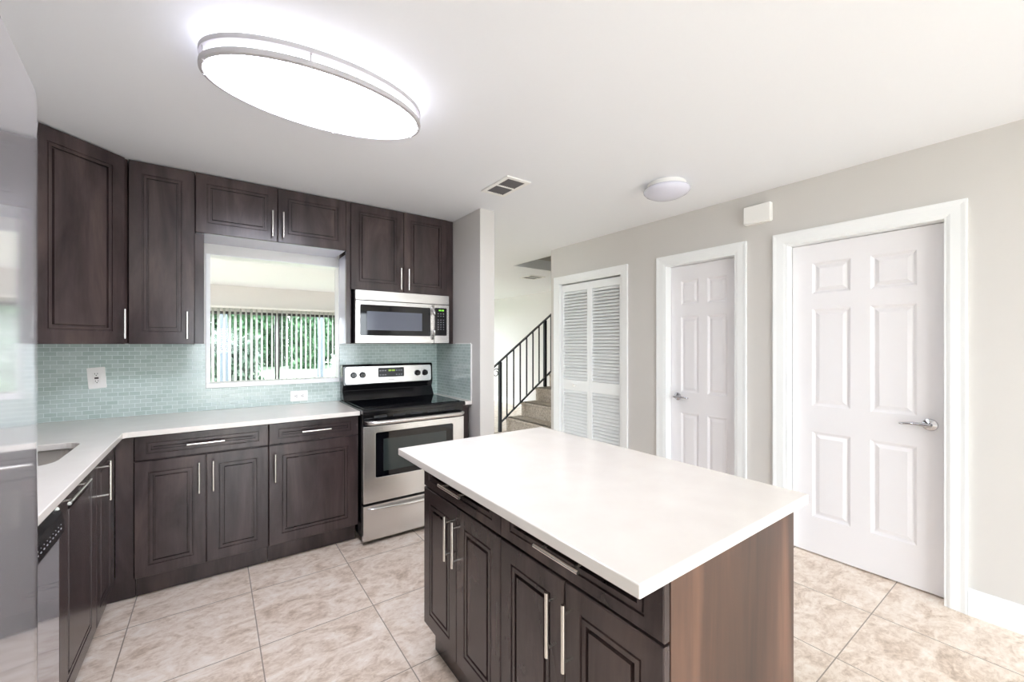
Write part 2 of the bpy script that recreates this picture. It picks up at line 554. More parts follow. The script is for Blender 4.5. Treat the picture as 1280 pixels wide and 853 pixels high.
CW = .074
mb = MB()
base_profile(mb, YR + .002, DOORS[0][0] - CW - .001, lambda a, d, z: (XR - .001 - d, a, z))
base_profile(mb, DOORS[0][1] + CW + .001, DOORS[1][0] - CW - .001, lambda a, d, z: (XR - .001 - d, a, z))
base_profile(mb, DOORS[1][1] + CW + .001, DOORS[2][0] - CW - .001, lambda a, d, z: (XR - .001 - d, a, z))
struct(mb.build('baseboard_right', 'trim'), 'white baseboard at the foot of the right wall', 'baseboard')
struct(base_profile(MB(), 4.8, YF - .002, lambda a, d, z: (XO - .001 - d, a, z)).build('baseboard_hall', 'trim'), 'white baseboard of the hall wall beyond the stairs', 'baseboard')


# door casings: a profiled frame, mitred at the corners, plus the jamb lining
def casing(n, y0, y1, depth, label):
    mb = MB()
    prof = [(0, 0), (0, .010), (.012, .014), (.05, .016), (.066, .019), (CW, .019), (CW, 0)]    # (distance out from the opening, stand-off)
    pts = []
    for o, d in prof:
        pts.append([(XR - .0005 - d, y0 - o, 0.001), (XR - .0005 - d, y0 - o, DZ + o), (XR - .0005 - d, y1 + o, DZ + o), (XR - .0005 - d, y1 + o, 0.001)])
    for i in range(len(prof)):
        j = (i + 1) % len(prof)
        for k in range(3):
            mb.poly([pts[i][k], pts[i][k + 1], pts[j][k + 1], pts[j][k]])
    for k in (0, 3):
        mb.poly([p[k] for p in pts])
    j = .010
    x1 = XR + .118
    mb.box(XR - .009, x1, y0 + .0003, y0 + j, .001, DZ - .0003); mb.box(XR - .009, x1, y1 - j, y1 - .0003, .001, DZ - .0003); mb.box(XR - .009, x1, y0 + j, y1 - j, DZ - j, DZ - .0003)
    if depth > .05:   # the stop the leaf closes against is behind it
        mb.box(XR + depth + .037, x1, y0 + j, y0 + j + .012, .001, DZ - j); mb.box(XR + depth + .037, x1, y1 - j - .012, y1 - j, .001, DZ - j)
    return struct(mb.build('trim_%d' % n, 'trim'), label, 'door casing')


casing(1, *DOORS[0], .069, 'white casing around the large six-panel door on the right')
casing(2, *DOORS[1], .069, 'white casing around the narrow six-panel door')
casing(3, *DOORS[2], .03, 'white casing around the louvered closet door')

DR = [(.006, .004), (.013, .010), (.020, .011), (.040, .003), (.044, .003)]


def six_panel(n, y0, y1, label, latch_right):
    g = .0125
    a0, a1 = y0 + g, y1 - g                      # world y range
    W = a1 - a0
    r = root('door_%d' % n, label, 'door', (XR + .069, a1, 0), -PI / 2, kind='structure')   # local x runs towards -Y
    st = .115 * W / .73
    mid = .095 * W / .73
    pw = (W - 2 * st - mid) / 2
    zz = [(.245, .80), (.97, 1.60), (1.70, 1.90)]
    rc = []
    for xa in (st, st + pw + mid):
        for za, zb in zz:
            rc.append((xa, xa + pw, za, zb))
    MB().panel(0, W, .008, DZ - .013, 0, .035, rc, DR, .002).build('door_leaf', 'door', r)
    lx = W - .062 if latch_right else .062
    sgn = -1 if latch_right else 1
    h = MB()
    h.lathe([(.0, 0), (.031, 0), (.033, -.004), (.030, -.010), (.018, -.014), (.012, -.016), (.011, -.045), (.0, -.046)], seg=28, cap=False)
    h.map(lambda x, y, z: (x + lx, z - .0005, y + .93))
    h.tube([(lx - sgn * .008, -.046, .93), (lx + sgn * .02, -.048, .931), (lx + sgn * .06, -.050, .933), (lx + sgn * .10, -.045, .928), (lx + sgn * .118, -.041, .926)], [.0105, .0105, .009, .0075, .005], 12)
    h.build('lever_handle', 'chrome', r, smooth=True)
    return r


six_panel(3, *DOORS[0], 'large white six-panel door with chrome lever at its right edge', True)
six_panel(2, *DOORS[1], 'narrow white six-panel door with lever at its left edge', False)


def bifold(n, y0, y1, label):
    r = root('door_%d' % n, label, 'closet door', (XR + .022, y1 - .011, 0), -PI / 2, kind='structure')
    W = (y1 - y0 - .022)
    hw = W / 2 - .002
    for q in range(2):
        x0 = q * (W / 2) + .001
        x1 = x0 + hw
        mb = MB()
        st = .034
        zb, zt = .012, DZ - .022
        mb.box(x0, x0 + st, 0, .03, zb, zt); mb.box(x1 - st, x1, 0, .03, zb, zt)
        rails = [(zb, zb + .15), (.875, .985), (zt - .075, zt)]
        for a, b in rails:
            mb.box(x0 + st, x1 - st, 0.001, .029, a, b)
        for a, b in ((rails[0][1], rails[1][0]), (rails[1][1], rails[2][0])):
            cnt = round((b - a) / .0335); p = (b - a) / cnt
            for k in range(cnt):
                z = a + (k + .5) * p
                rot = Matrix.Rotation(math.radians(-38), 3, 'X')
                mb.obox(((x0 + x1) / 2, .015, z), x1 - x0 - 2 * st + .004, .006, .0345, Matrix.Rotation(math.radians(-40), 3, 'X'))
        lp = mb.build('louver_panel', 'trim', r)
        if q == 0:
            kb = MB().lathe([(0, 0), (.009, 0), (.009, -.012), (.016, -.018), (.0175, -.026), (.012, -.031), (0, -.032)], seg=20, cap=False)
            kb.map(lambda x, y, z: (x + (x0 + x1) / 2, z - .0003, y + .93)).build('knob', 'white', lp, smooth=True)
    return r


bifold(1, *DOORS[2], 'white louvered bifold closet door near the stairs')

# pass-through frame
r = root('window_1', 'white framed pass-through opening above the counter, living room beyond', 'window', (0, 0, 0), kind='structure')
mb = MB()
mb.box(OX0 + .0005, OX0 + .026, YB - .006, YB + T, OZ0 + .034, OZ1 - .0005)
mb.box(OX1 - .006, OX1 - .0005, YB - .004, YB + T, OZ0 + .034, OZ1 - .0005)
mb.box(OX0 + .026, OX1 - .006, YB - .004, YB + T, OZ1 - .006, OZ1 - .0005)
mb.build('window_frame', 'trim', r, bevel=.002)
MB().box(OX0 + .0005, OX1 - .0005, YB - .014, YB + T + .02, OZ0 + .0005, OZ0 + .034).build('window_sill', 'trim', r, bevel=.003)


# far sliding window of the living room, then the unseen glazing added to light the rooms
def slider(n, x0, x1, z0, z1, y, label, mull):
    r = root('window_%d' % n, label, 'window', (0, 0, 0), kind='structure')
    f = .05
    mb = MB()
    mb.box(x0 + .001, x0 + f, y, y + .07, z0 + .001, z1 - .001).box(x1 - f, x1 - .001, y, y + .07, z0 + .001, z1 - .001)
    mb.box(x0 + f, x1 - f, y, y + .07, z0 + .001, z0 + f).box(x0 + f, x1 - f, y, y + .07, z1 - f, z1 - .001)
    mb.box(mull - .04, mull + .04, y, y + .07, z0 + f, z1 - f)
    mb.build('window_frame', 'bronze', r, bevel=.003)
    for a, b in ((x0 + f, mull - .04), (mull + .04, x1 - f)):
        MB().box(a, b, y + .03, y + .036, z0 + f, z1 - f).build('window_pane', 'glass', r)
    return r


slider(2, -.61, 2.59, .04, 1.965, YF + .02, 'wide bronze framed living room window seen through the pass-through', .99)
slider(3, 3.05, 5.05, .06, 2.07, YF + .02, 'unseen bronze framed hall window added to the far wall for daylight', 4.05)  # added out of view to bring daylight into the hall
wl = slider(5, 5.4, 7.4, .05, 2.07, .03, 'wide bronze framed glass door, unseen, added to light the living room', 6.4)  # added side door, out of view, brightens the living room
wl.location = (XLL, 0, 0); wl.rotation_euler = (0, 0, PI / 2)
slider(4, -.7, 2.7, .05, 2.07, YR - .1, 'wide bronze framed glass door added in the unseen rear wall to light the kitchen', 1.0)  # added behind the camera as a daylight source for the kitchen

# ------------------------------------------------------------------ cabinets
WR = [(.0015, .005), (.0055, .005), (.0075, .001), (.0195, .001), (.0210, .012), (.0275, .012), (.030, .0005)]


def bar_handle(parent, x, z, length, vertical, y, name='handle'):
    """bar pull, front plane of the door at y"""
    off = .034
    h = length / 2
    p = length * .36
    mb = MB()
    if vertical:
        mb.tube([(x, y - off, z - h), (x, y - off, z + h)], .0058, 12)
        for s in (-1, 1):
            mb.tube([(x, y - off, z + s * p), (x, y - .0003, z + s * p)], .0045, 10)
    else:
        mb.tube([(x - h, y - off, z), (x + h, y - off, z)], .0058, 12)
        for s in (-1, 1):
            mb.tube([(x + s * p, y - off, z), (x + s * p, y - .0003, z)], .0045, 10)
    return mb.build(name, 'nickel', parent, smooth=True)


def front(r, name, x0, x1, z0, z1, margin, handle, t=.02, mat='wood'):
    rc = [(x0 + margin[0], x1 - margin[0], z0 + margin[1], z1 - margin[1])]
    d = MB().panel(x0, x1, z0, z1, 0, t, rc, WR, .0025).build(name, mat, r)
    if handle:
        kind, hx, hz, hl = handle
        bar_handle(d, hx, hz, hl, kind == 'v', 0)
    return d


def carcass(r, x0, x1, depth, z0, z1, toe=0, toe_set=.06, mat='wood', name='carcass'):
    mb = MB().box(x0, x1, .022, depth, z0, z1)
    mb.build(name, mat, r, bevel=.0015)
    if toe:
        MB().box(x0 + .001, x1 - .001, .022 + toe_set, depth - .02, 0.001, z0 - .0005).build('toe_kick', mat, r)


YD = 2.936            # door front plane of the back run
g = .0017
ZD0, ZD1, ZW0, ZW1 = .128, .744, .751, .879     # doors, drawers


def base_cab(name, label, loc, rz, w, depth, doors, group=None, zb=.128):
    r = root(name, label, 'cabinet', loc, rz, group)
    carcass(r, 0, w, depth, zb - .004, .8835, 1)
    front(r, 'drawer', g, w - g, ZW0, ZW1, (.048, .032), ('h', w / 2, (ZW0 + ZW1) / 2, .172))
    if doors == 2:
        front(r, 'door', g, w / 2 - g, zb, ZD1, (.055, .058), ('v', w / 2 - .032, .622, .172))
        front(r, 'door', w / 2 + g, w - g, zb, ZD1, (.055, .058), ('v', w / 2 + .032, .622, .172))
    else:
        front(r, 'door', g, w - g, zb, ZD1, (.068, .062), ('v', .032, .610, .172))
    return r


GB = 'base cabinets under the counter'
base_cab('base_cabinet', 'dark brown base cabinet with one drawer over two doors, left of the single-door one', (-.344, YD, 0), 0, .6155, .60, 2, GB)
base_cab('base_cabinet', 'dark brown base cabinet with one drawer over a single wide door, beside the range', (.2722, YD, 0), 0, .536, .60, 1, GB)

# sink run along the left wall, facing +X
XD = -.415
r = root('sink_cabinet', 'dark glossy base cabinet under the sink, with horizontal and vertical pulls', 'cabinet', (XD, 1.983, 0), PI / 2, GB)
mb = MB().box(0, .95, .022, .555, .124, .14).box(0, .016, .022, .555, .14, .88).box(.934, .95, .06, .555, .14, .88).box(.016, .885, .022, .04, .14, .69)
mb.build('carcass', 'wood', r)
MB().box(.001, .95, .082, .535, .001, .1235).build('toe_kick', 'wood', r)
d = front(r, 'door', g, .535, .128, .879, (.088, .06), None)
mb = MB().tube([(.017, -.02, .835), (.317, -.02, .835)], .0058, 12)
for x in (.067, .267):
    mb.tube([(x, -.02, .835), (x, -.0003, .835)], .0045, 10)
mb.build('handle', 'nickel', d, smooth=True)
front(r, 'door', .541, .885 - g, .128, .879, (.060, .06), ('v', .602, .755, .178))
MB().box(.8853, .953, .003, .022, .124, .8835).build('corner_filler', 'wood', r)
# filler on the back run, left of the first base cabinet
f = tag(MB().box(-.4165, -.3455, YD + .012, YD + .034, .124, .8835).box(-.50, -.3455, YD + .078, YD + .098, .001, .124).build('cabinet_filler', 'wood', bevel=.001), 'narrow dark filler panel in the inner corner of the base cabinets', 'cabinet panel')
# right of the range
r = root('filler_cabinet', 'narrow dark filler cabinet between the range and the partition wall', 'cabinet', (1.598, YD - .01, 0), 0)
MB().box(0, .0885, .03, .58, .001, .8835).build('side_panel', 'wood', r)
MB().box(.0, .072, .005, .03, .001, .8835).build('stile', 'wood', r, bevel=.002)

# ------------------------------------------------------------------ upper cabinets
YU = 3.21
ZU0, ZU1 = 1.3735, CEIL - .004
GU = 'wall cabinets'
DU = YB - YU - .002


def shell(r, x0, x1, z0, z1, depth, bottom=None):
    MB().box(x0, x1, .022, depth, z0, z1).build('carcass', 'wood', r, bevel=.001)
    if bottom:
        MB().box(x0 + .004, x1 - .004, .024, depth - .003, z0 - .0035, z0 - .0003).build('underside', bottom, r)


r = root('wall_cabinet', 'tall narrow dark wall cabinet with one door, left of the pass-through', 'cabinet', (-.400, YU, 0), 0, GU)
shell(r, 0, .304, ZU0, ZU1, DU)
front(r, 'door', g, .304 - g, ZU0 - .002, ZU1 - .002, (.058, .07), ('v', .268, 1.485, .165))
MB().box(.3043, .349, .016, .040, ZU0, 2.060).build('filler', 'wood', r)

r = root('wall_cabinet', 'short dark wall cabinet with two doors, above the pass-through', 'cabinet', (-.0945, YU, 0), 0, GU)
wdt = .890
shell(r, 0, wdt, 2.0675, ZU1, DU, 'melamine')
front(r, 'door', g, wdt / 2 - g, 2.064, ZU1 - .002, (.055, .06), ('v', wdt / 2 - .032, 2.178, .172))
front(r, 'door', wdt / 2 + g, wdt - g, 2.064, ZU1 - .002, (.055, .06), ('v', wdt / 2 + .032, 2.178, .172))

r = root('wall_cabinet', 'dark wall cabinet with two doors, above the microwave', 'cabinet', (.797, YU, 0), 0, GU)
x0, x1 = .030, .833
ZM = 1.782
MB().box(.0262, .8896, .022, DU, ZM, ZU1).build('carcass', 'wood', r, bevel=.001)
mid = (1.238 - .797)
front(r, 'door', x0 + g, mid - g, ZM - .001, ZU1 - .002, (.055, .06), ('v', mid - .032, 1.887, .17))
front(r, 'door', mid + g, x1 - g - .004, ZM - .001, ZU1 - .002, (.055, .06), ('v', mid + .032, 1.887, .17))
MB().box(.001, .0292, .012, .040, ZU0, ZU1).build('filler', 'wood', r)
MB().box(.0262, .044, .040, DU, ZU0, ZM - .0005).build('side_panel', 'wood_in', r)
MB().box(.0225, .0258, .041, DU, ZU0, 2.058).build('side_facing', 'melamine', r)['label'] = 'pale glossy side facing'
MB().box(.8298, .8896, .016, .040, ZU0, ZU1).build('filler', 'wood', r)
MB().box(.835, .8896, .040, DU, ZU0, ZM - .0005).build('side_panel', 'wood_in', r)

# diagonal corner cabinet
c0, c1 = Vector((-.7045, 2.9305)), Vector((-.4025, 3.2325))
Ld = (c1 - c0).length
r = root('corner_wall_cabinet', 'large dark diagonal corner wall cabinet with one door, beside the refrigerator', 'cabinet', (c0.x, c0.y, 0), PI / 4, GU)
me = plate([(-1.006, 2.93), (-.7045, 2.9305), (-.4045, 3.2305), (-.4045, YB - .003), (-1.006, YB - .003)], [], ZU0, ZU1, lambda a, b, c: (a, b, c))
im = r.matrix_basis
me.transform(Matrix.Translation((0, 0, 0)))
R = (Matrix.Translation((c0.x, c0.y, 0)) @ Matrix.Rotation(PI / 4, 4, 'Z')).inverted()
me.transform(R)
link('carcass', me, 'wood', r)
d = MB().panel(-.016, Ld - .033, ZU0 - .002, ZU1 - .002, 0, .02, [(.044, Ld - .096, ZU0 + .068, ZU1 - .072)], WR, .0025).map(lambda x, y, z: (x, y - .022, z)).build('door', 'wood', r)
bar_handle(d, Ld - .060, 1.485, .165, True, -.022)

# ------------------------------------------------------------------ worktops and sink
CT, CB = .914, .885
SX0, SX1, SY0, SY1 = -.92, -.500, 2.29, 2.765
me = plate([(XL + .003, YB - .003), (.809, YB - .003), (.809, 2.90), (-.366, 2.90), (-.380, 2.886), (-.380, 1.365), (XL + .003, 1.365)],
           [rrect(SX0, SX1, SY0, SY1, .075)], CB, CT, lambda a, b, c: (a, b, c))
tag(link('countertop', me, 'quartz', bevel=.003), 'white L-shaped quartz countertop along the back and left walls', 'countertop')
me = plate(rect(1.598, 1.6885, 2.897, YB - .003), [], CB, CT, lambda a, b, c: (a, b, c))
tag(link('countertop', me, 'quartz', bevel=.003), 'narrow strip of white countertop between the range and partition wall', 'countertop')

# sink bowl
prof = [(.008, CB - .001), (.008, CB - .003), (-.004, CB - .003), (-.01, .74), (-.03, .715), (-.05, .71)]
loops = []
for ins, z in prof:
    loops.append([(p[0], p[1], z) for p in rrect(SX0 - ins, SX1 + ins, SY0 - ins, SY1 + ins, max(.03, .075 + ins))])
mb = MB()
for A, B in zip(loops, loops[1:]):
    for k in range(len(A)):
        j = (k + 1) % len(A)
        mb.poly([A[k], A[j], B[j], B[k]])
mb.poly(loops[-1])
sk = root('kitchen_sink', 'stainless steel undermount sink set in the left counter', 'sink', (0, 0, 0))
b = mb.build('bowl', 'sinksteel', sk, smooth=True)
so = b.modifiers.new('solid', 'SOLIDIFY'); so.thickness = .0015; so.offset = -1
MB().lathe([(0, .004), (.02, .003), (.042, .002), (.045, 0), (0, 0)], ((SX0 + SX1) / 2, 2.52, .711), seg=24, cap=False).build('drain', 'chrome', sk, smooth=True)

# ------------------------------------------------------------------ backsplash
e = .0085
zt = 1.3715
mb = MB()
mb.box(XL + .003, OX0 - .002, YB - e, YB - .0006, CT + .001, zt)
mb.box(OX0 - .002, OX1 + .002, YB - e, YB - .0006, CT + .001, OZ0 - .001)
mb.box(OX1 + .002, 1.689 - e, YB - e, YB - .0006, CT + .001, zt)
mb.box(1.689 - e, 1.6892, 2.915, YB - .0006, CT + .001, zt)
bs = tag(mb.build('tile_backsplash', 'tile'), 'pale aqua glass mosaic backsplash between counter and wall cabinets', 'backsplash')
MB().box(1.689 - e, 1.6892, 2.902, 2.9145, CT + .001, zt).box(1.689 - e, 1.6892, 2.915, 3.17, zt, zt + .008).build('edge_strip', 'white', bs)

# ------------------------------------------------------------------ island
XI = .752
YI1, YI0 = 1.712, .508
IW = (YI1 - YI0) / 2
ZI = .148
GI = 'island cabinets'


def island_cab(label, y1, side):
    r = root('island_cabinet', label, 'cabinet', (XI, y1, 0), -PI / 2, GI)
    w = IW - .0005
    carcass(r, 0, w - (.012 if side == 'near' else 0), .615, ZI - .004, .8835, 1, .033)
    front(r, 'drawer', g, w - g, ZW0 + .0, ZW1, (.048, .032), ('h', w / 2, .815, .172))
    front(r, 'door', g, w / 2 - g, ZI, ZD1, (.055, .058), ('v', w / 2 - .032, .624, .172))
    front(r, 'door', w / 2 + g, w - g, ZI, ZD1, (.055, .058), ('v', w / 2 + .032, .624, .172))
    if side == 'near':
        MB().box(w - .0115, w, .0225, .640, .001, .8835).build('end_panel', 'wood_warm_lit', r, bevel=.001)['label'] = 'wood veneer end panel, warm light put into its reddish brown'
    MB().box(0, w - .012, .6155, .640, .001, .8835).build('back_panel', 'wood', r)
    return r


island_cab('island cabinet nearer the range, with a drawer over two doors', YI1, 'far')
island_cab('island cabinet with a reddish end panel, under the near end of the island top', YI1 - IW, 'near')
me = plate(rect(.6555, 1.472, .4966, 1.768), [], CB, CT, lambda a, b, c: (a, b, c))
tag(link('countertop', me, 'quartz', bevel=.003), 'white quartz slab on top of the kitchen island', 'countertop')

# ------------------------------------------------------------------ range
RX0, RX1, RY = .8145, 1.5925, 2.855
RW = RX1 - RX0
r = root('kitchen_range', 'stainless steel and black electric range standing between the cabinets', 'stove', (RX0, RY, 0))
MB().box(.002, RW - .002, .045, .66, .045, .895).build('body', 'black', r, bevel=.003)
for x in (.05, RW - .05):
    for y in (.08, .6):
        MB().lathe([(.018, 0.001), (.018, .01), (.011, .014), (.011, .046)], (x, y, 0), seg=14).build('foot', 'rubber', r)
# cooktop: slab with rounded front
out = [(.0, .895), (.0, .912), (.004, .921), (.014, .925), (.03, .923), (.64, .923), (.64, .895)]
mb = MB()
n = len(out)
for x in (-.004, RW + .004):
    for a, z in out:
        mb.v.append((x, a - .012, z))
mb.f += [(i, (i + 1) % n, n + (i + 1) % n, n + i) for i in range(n)] + [tuple(range(n)), tuple(range(n, 2 * n))]
mb.build('cooktop_frame', 'black', r, bevel=.003)
MB().box(.02, RW - .02, .04, .53, .9232, .926).build('cooktop_glass', 'blackglass', r, bevel=.001)
MB().box(.004, RW - .004, .012, .044, .815, .8945).build('vent_panel', 'black', r, bevel=.002)
for k in range(5):
    cx = RW * (.5 + (k - 2) * .17)
    MB().box(cx - .045, cx + .045, .0105, .0118, .862, .878).build('vent_slot', 'rubber', r)
# oven door
GX0, GX1, GZ0, GZ1 = .086, RW - .100, .452, .762
me = plate(rect(.004, RW - .004, .285, .808), [rrect(GX0, GX1, GZ0, GZ1, .012)], 0, .043, lambda a, b, c: (a, c, b))
od = link('oven_door', me, 'steel', r, bevel=.003)
me = plate(rrect(GX0 + .001, GX1 - .001, GZ0 + .001, GZ1 - .001, .011), [], .003, .03, lambda a, b, c: (a, c, b))
gl = link('door_glass', me, 'blackglass', od)
MB().box(GX0 + .055, GX1 - .055, .0015, .0028, GZ0 + .038, GZ1 - .05).build('viewing_pane', 'ovenglass', od)
hp = []
for k in range(33):
    t = k / 32
    s = min(1, math.sin(PI * min(t, 1 - t) / .14) if min(t, 1 - t) < .07 else 1)
    hp.append((.018 + t * (RW - .036), -.004 - .046 * s - .008 * math.sin(PI * t), .838))
MB().tube(hp, .0155, 14, flat=1.0).build('handle', 'steel', od, smooth='all')
# storage drawer
me = plate(rect(.004, RW - .004, .030, .268), [], 0, .043, lambda a, b, c: (a, c, b))
dr = link('storage_drawer', me, 'steel', r, bevel=.003)
hp = []
for k in range(33):
    t = k / 32
    hp.append((.03 + t * (RW - .06), -.002 - .024 * math.sin(PI * t) ** .5, .246 - .010 * math.sin(PI * t)))
MB().tube(hp, [.002 + .011 * math.sin(PI * min(1, max(0, k / 32))) ** .35 for k in range(33)], 12, flat=1.0).build('handle', 'steel', dr, smooth='all')
# backguard
BY = .565
mb = MB()
prof = [(BY - .03, .924), (BY + .018, 1.0), (BY + .006, 1.03), (BY - .004, 1.045), (BY + .006, 1.195), (BY + .02, 1.205), (BY + .09, 1.205), (BY + .09, .924)]
n = len(prof)
for x in (.008, RW - .008):
    for a, z in prof:
        mb.v.append((x, a, z))
mb.f += [(i, (i + 1) % n, n + (i + 1) % n, n + i) for i in range(n)] + [tuple(range(n)), tuple(range(n, 2 * n))]
bgd = mb.build('backguard', 'black', r, bevel=.004)


def bgy(z):
    return BY - .004 + (z - 1.045) / .15 * .010


me = plate(rrect(.025, RW - .025, 1.052, 1.188, .018), [], 0, .004, lambda a, b, c: (a, bgy(b) - .0045 + c, b))
fp = link('control_fascia', me, 'steel', bgd)
me = plate(rrect(RW * .5 - .105, RW * .5 + .115, 1.097, 1.174, .006), [], 0, .002, lambda a, b, c: (a, bgy(b) - .0068 + c, b))
cp = link('control_display', me, 'rubber', r)
mb = MB()
for k in range(4):
    x = RW * .5 - .018 + k * .013 + (.004 if k > 1 else 0)
    mb.box(x, x + .009, bgy(1.15) - .008, bgy(1.15) - .0072, 1.144, 1.158)
mb.build('clock_digits', 'amber', cp)
for bx in (-.088, -.066, -.045, .05, .072, .092):
    for z in (1.115, 1.15):
        MB().box(RW * .5 + bx - .006, RW * .5 + bx + .006, bgy(z) - .008, bgy(z) - .0072, z - .003, z + .003).build('button', 'key', cp)
text('lettering', 'FRIGIDAIRE', .014, 'mark', bgd, (RW * .5, bgy(1.073) - .0052, 1.073), (PI / 2, 0, 0))
for kx in (.088, .157, RW - .153, RW - .084):
    mb = MB()
    mb.lathe([(0, -.0), (.0245, 0), (.0255, -.006), (.022, -.022), (.019, -.025), (0, -.025)], seg=28, cap=False)
    mb.map(lambda x, y, z: (x + kx, z + bgy(1.122) - .0048, y + 1.122))
    kn = mb.build('knob', 'black', r, smooth=True)
    MB().box(kx - .003, kx + .003, bgy(1.122) - .036, bgy(1.122) - .0295, 1.122 - .021, 1.122 + .021).build('knob_grip', 'black', kn, bevel=.001)

# ------------------------------------------------------------------ microwave
MX0, MX1, MY, MZ0, MZ1 = .846, 1.610, 3.150, 1.3745, 1.776
MW = MX1 - MX0
r = root('microwave_oven', 'stainless steel over-range microwave mounted beneath the wall cabinet', 'microwave', (MX0, MY, 0))
MB().box(.004, MW - .004, .025, YB - MY - .004, MZ0 + .002, MZ1).build('body', 'rubber', r, bevel=.002)
MB().box(0, MW, .0, .0245, MZ1 - .075, MZ1 - .001).build('top_grille', 'steel', r, bevel=.002)
DWX = .628
Z0, Z1 = MZ0 + .004, MZ1 - .079
me = plate(rect(0, DWX, Z0, Z1), [rrect(.034, .596, Z0 + .058, Z1 - .030, .008)], 0, .0245, lambda a, b, c: (a, c, b))
md = link('microwave_door', me, 'steel', r, bevel=.002)
me = plate(rrect(.035, .595, Z0 + .059, Z1 - .031, .007), [], .001, .02, lambda a, b, c: (a, c, b))
wg = link('door_glass', me, 'blackglass', md)
MB().box(.082, .522, -.0002, .0008, Z0 + .098, Z1 - .078).build('viewing_pane', 'mwglass', md)
hp = []
for k in range(21):
    t = k / 20
    hp.append((.612, .0 - .036 * min(1, math.sin(PI * t) * 1.7), Z0 + .035 + t * (Z1 - Z0 - .05)))
MB().tube(hp, .0115, 12).build('handle', 'steel', md, smooth='all')
text('lettering', 'FRIGIDAIRE', .012, 'mark', md, (.31, -.0006, Z0 + .028), (PI / 2, 0, 0))
me = plate(rect(DWX + .002, MW, Z0, Z1), [], 0, .0245, lambda a, b, c: (a, c, b))
cpn = link('control_panel', me, 'steel', r, bevel=.002)
me = plate(rrect(DWX + .006, MW - .022, Z0 + .062, Z1 - .026, .008), [], -.0015, .0, lambda a, b, c: (a, c, b))
kp = link('keypad', me, 'blackglass', r)
mb = MB()
for k in range(4):
    x = DWX + .042 + k * .011 + (.004 if k > 1 else 0)
    mb.box(x, x + .007, -.0024, -.0017, Z1 - .052, Z1 - .040)
mb.build('clock_digits', 'green', kp)
for rw in range(7):
    for cl in range(3):
        z = Z1 - .075 - rw * .0195 - (.012 if rw > 1 else 0)
        x = DWX + .036 + cl * .024
        MB().box(x - .004, x + .004, -.0023, -.0017, z - .0025, z + .0025).build('button', 'key', kp)

# ------------------------------------------------------------------ dishwasher
r = root('dishwasher', 'stainless dishwasher with black control panel beside the refrigerator', 'dishwasher', (XD, 1.376, 0), PI / 2)
MB().box(.003, .602, .03, .55, .02, .88).build('body', 'rubber', r)
MB().box(.003, .602, .07, .09, .001, .0195).build('toe_kick', 'rubber', r)
me = plate(rect(.004, .590, .11, .742), [], -.004, .029, lambda a, b, c: (a, c, b))
link('front_panel', me, 'fridge', r, bevel=.004)
mb = MB()
prof = [(.029, .747), (-.012, .747), (-.016, .757), (-.0155, .79), (-.010, .82), (.004, .855), (.029, .878)]
n = len(prof)
for x in (.004, .590):
    for a, z in prof:
        mb.v.append((x, a, z))
mb.f += [(i, (i + 1) % n, n + (i + 1) % n, n + i) for i in range(n)] + [tuple(range(n)), tuple(range(n, 2 * n))]
cp = mb.build('control_panel', 'black', r, bevel=.003)
for k in range(9):
    x = .33 + k * .027
    MB().box(x, x + .009, -.0166, -.0145, .777, .780).build('button', 'key', cp)
    MB().box(x + .004, x + .007, -.0162, -.0138, .79, .792).build('indicator', 'key', cp)

# ------------------------------------------------------------------ refrigerator (bottom freezer, bowed door)
FR = math.radians(5.0)
r = root('refrigerator', 'tall stainless steel refrigerator with a bowed door at the left edge', 'refrigerator', (-.2400, 1.0585, 0), FR)
# local: x out of the door (0 at the far front corner), y from -W to 0
FW = .757
MB().box(-.70, -.062, -FW + .004, -.004, .03, 1.76).build('body', 'rubber', r, bevel=.004)


def bow(y):
    d = min(-y, FW + y)                      # distance from the nearer side edge
    if d < .018:
        t = 1 - d / .018
        return -.012 * (1 - math.sqrt(max(0, 1 - t * t))) - .0045
    if d < .085:
        t = 1 - (d - .018) / .067
        return -.0045 * t * t
    return 0


def fdoor(z0, z1, name):
    mb = MB()
    ysamp = [0, -.0005, -.0015, -.003, -.005, -.008, -.012, -.018] + [-.018 - .0067 * k for k in range(1, 11)]
    ysamp = ysamp + [-.2 - .05 * k for k in range(0, 8)] + sorted([-FW - y for y in ysamp], reverse=True)
    A = [(bow(y), y) for y in ysamp] + [(-.058, -FW), (-.058, 0)]
    me = plate(A, [], z0, z1, lambda a, b, c: (a, b, c))
    o = link(name, me, 'fridge', r, smooth=True)
    b = o.modifiers.new('bevel', 'BEVEL'); b.width = .004; b.segments = 2; b.limit_method = 'ANGLE'; b.angle_limit = math.radians(60)
    return o


fd = fdoor(.70, 1.782, 'door')
ff = fdoor(.06, .692, 'freezer_drawer')
mb = MB().tube([(.045, -FW + .045, .78), (.045, -FW + .045, 1.45)], .012, 12)
for z in (.82, 1.41):
    mb.tube([(.045, -FW + .045, z), (-.002, -FW + .045, z)], .009, 10)
mb.build('handle', 'steel', fd, smooth=True)
mb = MB().tube([(.045, -FW + .06, .62), (.045, -.06, .62)], .012, 12)
for y in (-FW + .1, -.1):
    mb.tube([(.045, y, .62), (-.002, y, .62)], .009, 10)
mb.build('handle', 'steel', ff, smooth=True)
MB().box(-.66, -.07, -FW + .03, -.03, .001, .0295).build('base_grille', 'rubber', r)

